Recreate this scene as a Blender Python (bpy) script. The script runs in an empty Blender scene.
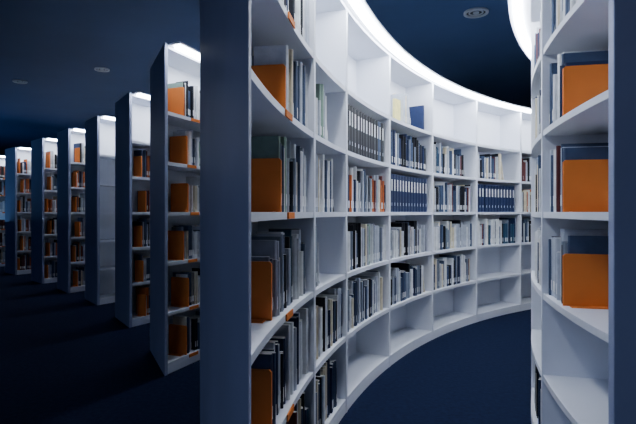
import bpy, math, random
from mathutils import Vector
random.seed(23)
F=500.0; CXP=318.0
C=(6.1,0.9)
EYE=1.19
H=2.42
SP=0.37; Z0=0.08
BT=0.026
# ---------------------------------------------------------------- materials
def mat(name,col,rough=0.6,noise=0.0,scale=8,bump=0.0,emit=None,strength=0,spec=0.3):
    m=bpy.data.materials.new(name); m.use_nodes=True
    nt=m.node_tree; b=nt.nodes['Principled BSDF']
    b.inputs['Base Color'].default_value=(*col,1)
    b.inputs['Roughness'].default_value=rough
    b.inputs['Specular IOR Level'].default_value=spec
    if noise>0 or bump>0:
        tc=nt.nodes.new('ShaderNodeTexCoord'); n=nt.nodes.new('ShaderNodeTexNoise')
        n.inputs['Scale'].default_value=scale; n.inputs['Detail'].default_value=6
        nt.links.new(tc.outputs['Object'],n.inputs['Vector'])
        r=nt.nodes.new('ShaderNodeValToRGB')
        r.color_ramp.elements[0].position=0.3; r.color_ramp.elements[1].position=0.7
        r.color_ramp.elements[0].color=(*[c*(1-noise) for c in col],1)
        r.color_ramp.elements[1].color=(*[min(1,c*(1+noise)) for c in col],1)
        nt.links.new(n.outputs['Fac'],r.inputs['Fac'])
        nt.links.new(r.outputs['Color'],b.inputs['Base Color'])
        if bump>0:
            bp=nt.nodes.new('ShaderNodeBump'); bp.inputs['Strength'].default_value=bump
            bp.inputs['Distance'].default_value=0.01
            nt.links.new(n.outputs['Fac'],bp.inputs['Height']); nt.links.new(bp.outputs['Normal'],b.inputs['Normal'])
    if emit:
        b.inputs['Emission Color'].default_value=(*emit,1); b.inputs['Emission Strength'].default_value=strength
    return m
M_shelf=mat('painted_shelf_white',(0.76,0.79,0.87),0.5,0.03,3)
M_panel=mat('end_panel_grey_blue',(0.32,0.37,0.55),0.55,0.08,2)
M_led=mat('led_diffuser',(0.9,0.95,1),0.5,emit=(0.88,0.93,1.0),strength=48)
M_orange=mat('orange_plastic',(0.80,0.22,0.04),0.75,0.08,5,spec=.15)
M_carpet=mat('carpet_navy',(0.007,0.012,0.034),0.95,0.25,35,0.25,spec=0.03)
M_ceil=mat('ceiling_blue',(0.045,0.095,0.23),0.9,0.06,1.5)
M_wall=mat('wall_blue',(0.03,0.07,0.16),0.9,0.06,1.0)
M_metal=mat('fitting_grey',(0.5,0.55,0.62),0.4,0.05,10)
M_dark=mat('fitting_dark',(0.02,0.03,0.05),0.6,0.05,10)
palcols={'white':(.80,.82,.84),'ltgrey':(.48,.52,.60),'grey':(.20,.24,.31),'slate':(.05,.08,.15),'navy':(.010,.022,.075),
 'black':(.006,.008,.015),'teal':(.02,.07,.13),'maroon':(.13,.03,.03),'cream':(.74,.67,.50),'green':(.25,.38,.30),
 'rust':(.55,.14,.03),'yellow':(.85,.76,.30),'paper':(.66,.66,.64),'label':(.85,.87,.88)}
PN=list(palcols); PM=[mat('book_'+k,v,0.55,0.12,25) for k,v in palcols.items()]
PI={k:i for i,k in enumerate(PN)}
PAL={'mix':['white']*10+['ltgrey']*5+['grey']*3+['slate']*6+['navy']*5+['black']*6+['teal','maroon','cream','cream','cream'],
 'dark':['black']*6+['navy']*5+['slate']*5+['grey']*2+['white']*4+['ltgrey']*2,
 'light':['white']*9+['ltgrey']*6+['grey']*3+['slate']*4+['black']*3+['cream','cream','green'],
 'binder':['navy'],'bw':['black','black','black','white','slate'],
 'warm':['rust','rust','black','slate','white','white','white','navy','maroon','cream','ltgrey','ltgrey','black','slate']}
# ---------------------------------------------------------------- geometry helpers
class MB:
    def __init__(s): s.v=[];s.f=[];s.m=[]
    def add(s,vs,fs,ms):
        o=len(s.v); s.v+=vs
        for f in fs: s.f.append(tuple(i+o for i in f))
        if isinstance(ms,int): ms=[ms]*len(fs)
        s.m+=ms
    def obj(s,name,mats,parent=None,bevel=0):
        me=bpy.data.meshes.new(name); me.from_pydata(s.v,[],s.f)
        for m in mats: me.materials.append(m)
        me.polygons.foreach_set('material_index',s.m); me.update()
        import bmesh
        bm=bmesh.new(); bm.from_mesh(me); bmesh.ops.recalc_face_normals(bm,faces=bm.faces); bm.to_mesh(me); bm.free()
        o=bpy.data.objects.new(name,me); bpy.context.collection.objects.link(o)
        if parent: o.parent=parent
        if bevel:
            b=o.modifiers.new('bevel','BEVEL'); b.width=bevel; b.segments=2; b.limit_method='ANGLE'
        return o
def pol(r,t): return (C[0]-r*math.cos(t), C[1]+r*math.sin(t))
def hit(px,R,near=False):
    k=(px-CXP)/F
    a=k*k+1; b=-2*(C[0]*k+C[1]); c=C[0]**2+C[1]**2-R*R
    d=math.sqrt(max(0,b*b-4*a*c)); Y=(-b-d)/(2*a) if near else (-b+d)/(2*a)
    X=k*Y
    return math.atan2(Y-C[1],C[0]-X)
def slab(mb,P,r0,r1,z0,z1,ta,tb,mi,n=None):
    if n is None: n=max(1,int(abs(tb-ta)/0.02))
    vs=[];fs=[]
    for i in range(n+1):
        t=ta+(tb-ta)*i/n
        for (r,z) in ((r0,z0),(r1,z0),(r1,z1),(r0,z1)):
            x,y=P(r,t); vs.append((x,y,z))
    for i in range(n):
        a=i*4;b=a+4
        for k in range(4):
            fs.append((a+k,a+(k+1)%4,b+(k+1)%4,b+k))
    fs.append((0,1,2,3)); fs.append((n*4+3,n*4+2,n*4+1,n*4))
    mb.add(vs,fs,mi)

def book(mb,Rf,s,t,w,h,d,zb,setb,ci,label=True,lean=0.0,lh=None):
    """s: radial sign pointing INTO the shelf; book begins at angle t, width w along the arc"""
    def X(u,dep,z):
        uu=u*math.cos(lean)+z*math.sin(lean); zz=z*math.cos(lean)-u*math.sin(lean)
        px,py=pol(Rf+s*(setb+dep),t)
        return (px+math.sin(t)*uu, py+math.cos(t)*uu, zb+zz)
    prof=[(0,d),(w,d),(w,.005),(w*.72,0),(w*.28,0),(0,.005)]
    vs=[X(u,q,0) for u,q in prof]+[X(u,q,h) for u,q in prof]
    fs=[(0,1,7,6),(1,2,8,7),(2,3,9,8),(3,4,10,9),(4,5,11,10),(5,0,6,11),(5,4,3,2,1,0),(6,7,8,9,10,11)]
    ms=[PI['paper'],ci,ci,ci,ci,ci,ci,PI['paper']]
    mb.add(vs,fs,ms)
    if label:
        lz=lh if lh else .03
        a=w*.2;b=w*.8;e=-0.0012
        vs=[X(a,e,lz),X(b,e,lz),X(b,e,lz+.045),X(a,e,lz+.045)]
        mb.add(vs,[(0,1,2,3)],PI['label'])
def fill(mb,Rf,s,ta,tb,zb,pal='mix',hr=(.20,.30),wr=(.006,.024),dens=.98,lean_end=False,dmax=.21):
    R=Rf; t=ta; end=tb
    cur_h=random.uniform(*hr); col=random.choice(PAL[pal]); run=0; cw=.02; lb=True
    while True:
        if pal=='binder': w=.062;h=.305;col='navy'
        elif pal=='bw': w=random.choice([.05,.055,.07]);h=.30;col=random.choice(PAL[pal])
        else:
            if run<=0:
                run=random.choice([1,1,1,1,2,3]); col=random.choice(PAL[pal]); cur_h=random.uniform(*hr) if random.random()<.6 else cur_h*random.uniform(.93,1.05)
                cur_h=min(cur_h,.31); cw=random.uniform(*wr); lb=random.random()<.75
            run-=1; w=cw*random.uniform(.9,1.1); h=cur_h+random.uniform(-.004,.004)
        if t+(w+.002)/R>end: break
        if pal=='binder' or pal=='bw':
            book(mb,Rf,s,t,w,h,.24,zb,.025,PI[col],label=False)
            def q(u0,u1,z0,z1,c):
                vs=[]
                for u,z in((u0,z0),(u1,z0),(u1,z1),(u0,z1)):
                    x,y=pol(Rf+s*(.025-.0012),t); vs.append((x+math.sin(t)*u,y+math.cos(t)*u,zb+z))
                mb.add(vs,[(0,1,2,3)],PI[c])
            q(w*.29,w*.71,.17,.26,'label' if col!='white' else 'slate')
            q(w*.40,w*.60,.05,.075,'ltgrey' if col!='white' else 'slate')
        else:
            book(mb,Rf,s,t,w,h,random.uniform(dmax-.06,dmax),zb,random.uniform(.02,.045),PI[col],label=lb,lh=.025)
        t+=(w+.0012)/R
        if random.random()>dens: t+=random.uniform(.01,.03)/R
    if lean_end and pal not in('binder','bw'):
        la=math.radians(random.uniform(9,16)); h=random.uniform(.2,.26); w=random.uniform(.012,.022)
        book(mb,Rf,s,t+h*math.sin(la)/R,w,h,.18,zb,.04,PI[random.choice(PAL[pal])],lean=-la)
    return t
def bookend(mb,Rf,s,t,zb,w=.155,h=.20,setb=.03):
    th=.012
    def X(u,dep,z):
        px,py=pol(Rf+s*(setb+dep),t); return (px+math.sin(t)*u,py+math.cos(t)*u,zb+z)
    c=.008
    pr=[(0,0),(w,0),(w,h-c),(w-c,h),(c,h),(0,h-c)]
    vs=[X(0,a,b) for a,b in pr]+[X(th,a,b) for a,b in pr]
    fs=[tuple(range(6)),tuple(range(11,5,-1))]+[(i,(i+1)%6,6+(i+1)%6,6+i) for i in range(6)]
    mb.add(vs,fs,0)
    vs=[X(u,a,z) for u in(-.045,0) for a in (.02,w-.02) for z in (0,.003)]
    mb.add(vs,[(0,1,3,2),(4,6,7,5),(0,4,5,1),(2,3,7,6),(0,2,6,4),(1,5,7,3)],0)

def shelf_row(name,Rf,s,D,t0,divs,m,contents,be,back_fill=True,labels=True,led_from=None,bew=.155,beh=.20,besb=.03,d0=.21,be_off=None):
    root=bpy.data.objects.new(name,None); bpy.context.collection.objects.link(root)
    Rb=Rf+s*D; Rm=Rf+s*D/2
    A=pol(Rf,t0); Bp=pol(Rb,t0+m)
    def tsh(r):
        """extra angle at radius r so that the mitred end lies on the straight line A-Bp"""
        lo,hi=0.0,1.0
        if s*(r-Rf)<=0: return 0.0
        if s*(r-Rb)>=0: return m
        for _ in range(40):
            l=(lo+hi)/2; x=A[0]+(Bp[0]-A[0])*l; y=A[1]+(Bp[1]-A[1])*l
            if s*(math.hypot(x-C[0],y-C[1])-r)<0: lo=l
            else: hi=l
        return math.atan2(y-C[1],C[0]-x)-t0
    B0=max(divs[0]-t0, m*1.15)
    def PW(r,t):
        k=1-min(1,max(0,(t-t0)/B0))
        return pol(r,t+tsh(r)*k)
    tend=divs[-1]; th=.03/Rf
    cb=MB()
    for k in range(6):
        zt=Z0+k*SP
        slab(cb,PW,Rf+s*.004,Rm,zt-BT,zt,t0+th*.9,tend-th*.5,0)
        slab(cb,PW,Rm,Rb-s*.004,zt-BT,zt,t0+th*.9,tend-th*.5,0)
    slab(cb,PW,Rf,Rm,H-.03,H,t0+th*.9,tend,0)
    slab(cb,PW,Rm,Rb,H-.03,H,t0+th*.9,tend,0)
    slab(cb,PW,Rf-s*.12,Rf+s*.02,H-.012,H,t0+th*.9,tend,0)
    slab(cb,PW,Rf+s*.003,Rb-s*.003,0,Z0-BT,t0+th*1.1,tend-th,0)
    slab(cb,pol,Rm-.008,Rm+.008,Z0-BT,H-.01,t0+tsh(Rm)+th,tend-th,0)
    for i,d in enumerate(divs[:-1]):
        hm=Rm if (i==0 and m>.1) else Rb
        slab(cb,pol,Rf,hm,0.0,H-.01,d-.5*.026/Rf,d+.5*.026/Rf,0,1)
    slab(cb,pol,Rf,Rb,0,H,tend-th,tend,0,1)
    cb.obj('carcass',[M_shelf],root)
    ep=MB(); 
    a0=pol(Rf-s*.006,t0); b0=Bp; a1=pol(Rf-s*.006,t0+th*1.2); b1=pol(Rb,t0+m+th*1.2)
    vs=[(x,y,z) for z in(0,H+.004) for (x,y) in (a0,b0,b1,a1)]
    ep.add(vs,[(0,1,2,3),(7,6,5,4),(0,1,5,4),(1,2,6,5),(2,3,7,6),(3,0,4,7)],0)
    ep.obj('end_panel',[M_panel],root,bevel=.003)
    lb=MB()
    slab(lb,PW,Rf-s*.095,Rf-s*.045,H-.034,H-.013,(t0+th*2.0) if led_from is None else led_from,tend,0)
    lb.obj('led_strip',[M_led],root)
    bk=MB(); bm=MB(); lm=MB()
    starts=[t0+th]+[d+.016/Rf for d in divs[:-1]]; ends=[d-.018/Rf for d in divs]
    if be_off is not None:
        # bookends stand just clear of the mitred end panel
        base=t0+tsh(Rf+s*(besb+max(bew,d0+.03)))+.05/Rf
        for c in be_off: be[(0,c)]=base+be_off[c]/Rf
    for (b,c),(pal,f0,f1) in contents.items():
        a=starts[b];e=ends[b]; zb=Z0+c*SP
        ta=a+(e-a)*f0; tb=a+(e-a)*f1
        if (b,c) in be:
            ta=be[(b,c)]
            bookend(bm,Rf,s,ta,zb,w=bew,h=beh,setb=besb); ta+=.015/Rf
        fill(bk,Rf,s,ta,tb,zb,pal,lean_end=(e-a)*(1-f1)*Rf>.1,dmax=d0 if b==0 else .21)
    if back_fill:
        for b in range(len(divs)):
            for c in range(6):
                if random.random()<.75:
                    a=starts[b]+(m*1.1 if b==0 else 0)+ .05/Rf; e=ends[b]
                    if b==1 and m>.1: a+=.2/Rf
                    if e-a>.2/Rf:
                        fill(bk,Rb,-s,a,a+(e-a)*random.uniform(.5,.9),Z0+c*SP,'mix')
    if bk.v: bk.obj('books',PM,root)
    if bm.v: bm.obj('bookends',[M_orange],root)
    if labels:
        for c in range(0,6):
            z=Z0+c*SP
            a=t0+((.62 if be_off is None else .30)+.04*math.sin(c*3))/Rf
            slab(lm,pol,Rf-s*.003,Rf+s*.0025,z-BT+.001,z-.001,a,a+.11/Rf,0,2)
        lm.obj('shelf_labels',[M_orange],root)
    return root

# ---------------------------------------------------------------- main curved shelf
RM=6.28; D=.57
t0=hit(246,RM); m=hit(200,RM+D)-t0
pxs=[315,347,390,433,477,521]
divs=[hit(p,RM) for p in pxs]
bl=divs[-1]-divs[-2]
divs+= [divs[-1]+bl, divs[-1]+2*bl]
con={}
for c,p in ((5,'mix'),(4,'light'),(3,'light'),(2,'mix'),(1,'mix'),(0,'mix')): con[(0,c)]=(p,.45,1)
con.update({(1,4):('light',0,.55),(1,3):('light',0,.72),(1,2):('light',0,.3),(1,1):('mix',0,1),(1,0):('mix',0,.85),
 (2,4):('bw',0,.97),(2,3):('warm',0,1),(2,2):('light',0,1),(2,1):('mix',0,.95),
 (3,5):('light',.4,.52),(3,4):('dark',0,.95),(3,3):('binder',0,1),(3,2):('mix',0,.93),(3,1):('mix',0,.86),
 (4,4):('mix',0,.78),(4,3):('mix',0,.97),(4,2):('light',0,1),(4,1):('mix',0,.95),
 (5,4):('mix',0,.64),(5,3):('binder',0,.97),(5,2):('mix',0,.97),
 (6,4):('mix',0,.8),(6,3):('warm',0,.9),(6,2):('mix',0,.6)})
def tY(R,Y): return math.asin((Y-C[1])/R)
be={(0,4):tY(RM,1.92),(0,3):tY(RM,1.85),(0,2):tY(RM,1.70),(0,1):tY(RM,1.70),(0,0):tY(RM,1.71)}
main=shelf_row('curved_bookshelf',RM,1,D,t0,divs,m,con,be,bew=.15,d0=.15)
# ---------------------------------------------------------------- rows behind, left
corners=[(164,3.62,150),(129,5.13,115),(97,6.37,85),(68,7.33,57),(42,8.29,31),(15,9.45,5),(-14,10.7,-24)]
for i,(px,Y,pl) in enumerate(corners):
    X=(px-CXP)/F*Y; R=math.hypot(X-C[0],Y-C[1]); ta=math.atan2(Y-C[1],C[0]-X)
    mm=hit(pl,R+D)-ta
    dv=[ta+1.0*(k+1)/R for k in range(3)]
    con={};off=None
    if i!=2:
        off={c:.04+.035*math.sin(c*2.3+i) for c in range(6)}
        for c in range(6):
            con[(0,c)]=('warm' if i>0 else 'light',.4,1)
            con[(1,c)]=('mix',0,random.uniform(.6,1)); con[(2,c)]=('mix',0,random.uniform(.6,1))
            if i==1 and c==5: del con[(0,c)]; del off[c]
    else:
        for c in range(1,5): con[(1,c)]=('mix',0,.7); con[(2,c)]=('mix',0,.8)
    shelf_row('curved_bookshelf',R,1,D,ta,dv,mm,con,{},labels=(i!=2),besb=.012,beh=.225,bew=.165 if i==0 else .12,d0=.16,be_off=off)
# ---------------------------------------------------------------- inner shelf, right
RR=5.263
tr=hit(616,RR,near=True)
dv=[tr+(.85+.95*k)/RR for k in range(5)]
con={};be={}
for c in range(6):
    if c in(1,): continue
    con[(0,c)]=('mix',.5,1)
    if c in(2,3,4): be[(0,c)]=tr+.53/RR
    for b in range(1,5): con[(b,c)]=('mix',0,random.uniform(.7,1))
del con[(0,0)]
shelf_row('curved_bookshelf',RR,-1,D,tr,dv,0.0,con,be,labels=False,bew=.19,beh=.205,besb=.02,led_from=dv[0])
# ---------------------------------------------------------------- papers / folder on top shelf
fm=MB()
a0=divs[2];L=(divs[3]-divs[2]); zz=Z0+5*SP
book(fm,RM,1,a0+.30*L,.26,.20,.03,zz,.06,PI['yellow'],label=False)
book(fm,RM,1,a0+.42*L,.30,.27,.03,zz,.11,PI['cream'],label=False)
book(fm,RM,1,a0+.87*L,.03,.24,.2,zz,.04,PI['navy'],label=False)
fm.obj('folders',PM,main)
# ---------------------------------------------------------------- room
def box(name,a,b,m):
    mb=MB(); vs=[(x,y,z) for x in(a[0],b[0]) for y in(a[1],b[1]) for z in(a[2],b[2])]
    mb.add(vs,[(0,1,3,2),(4,6,7,5),(0,4,5,1),(2,3,7,6),(0,2,6,4),(1,5,7,3)],0); return mb.obj(name,[m])
CH=3.2; x0,x1,y0,y1=-16,14,-7,20
box('floor',(x0,y0,-.1),(x1,y1,0),M_carpet)
box('ceiling',(x0,y0,CH),(x1,y1,CH+.1),M_ceil)
box('wall_left',(x0-.1,y0,0),(x0,y1,CH),M_wall); box('wall_right',(x1,y0,0),(x1+.1,y1,CH),M_wall)
box('wall_back',(x0,y1,0),(x1,y1+.1,CH),M_wall); box('wall_front',(x0,y0-.1,0),(x1,y0,CH),M_wall)
def ring(mb,r0,r1,z0,z1,mi,n=40):
    vs=[];fs=[]
    for i in range(n):
        a=2*math.pi*i/n
        for r,z in((r0,z0),(r1,z0),(r1,z1),(r0,z1)): vs.append((r*math.cos(a),r*math.sin(a),z))
    for i in range(n):
        a=i*4;b=((i+1)%n)*4
        for k in range(4): fs.append((a+k,a+(k+1)%4,b+(k+1)%4,b+k))
    mb.add(vs,fs,mi)
def fitting(px,py,rad):
    Y=F*(CH-EYE)/(213-py); X=(px-CXP)/F*Y
    mb=MB(); ring(mb,rad*.8,rad,-.018,0,0); ring(mb,rad*.5,rad*.6,-.012,0,0); ring(mb,0.001,rad*.82,-.004,0,1); ring(mb,.001,rad*.25,-.014,0,0)
    o=mb.obj('ceiling_downlight',[M_metal,M_dark]); o.location=(X,Y,CH)
fitting(476,13,.12); fitting(102,70,.10); fitting(20,82,.10)
# ---------------------------------------------------------------- lights
def area(name,loc,rot,size,sy,energy,col):
    l=bpy.data.lights.new(name,'AREA'); l.shape='RECTANGLE'; l.size=size; l.size_y=sy; l.energy=energy; l.color=col
    o=bpy.data.objects.new(name,l); o.location=loc; o.rotation_euler=rot; bpy.context.collection.objects.link(o); return o
area('entry_fill',(-2.5,-3,3.1),(0,0,0),3,2,120,(.52,.66,1))  # added fill behind the camera, brightens end panels and near bay; no fixture modelled
area('ceiling_fill_left',(-9,9,1.0),(math.pi,0,0),6,8,60,(.25,.55,1))  # added blue uplight, no real fixture; brightens the ceiling at far left
w=bpy.data.worlds.new('World'); bpy.context.scene.world=w; w.use_nodes=True
w.node_tree.nodes['Background'].inputs[0].default_value=(.02,.05,.13,1); w.node_tree.nodes['Background'].inputs[1].default_value=.5
# ---------------------------------------------------------------- camera
cd=bpy.data.cameras.new('camera'); cd.lens=F/636*36; cd.sensor_width=36; cd.clip_start=.02
co=bpy.data.objects.new('camera',cd); co.location=(0,0,EYE); co.rotation_euler=(math.pi/2,0,0)
bpy.context.collection.objects.link(co); bpy.context.scene.camera=co
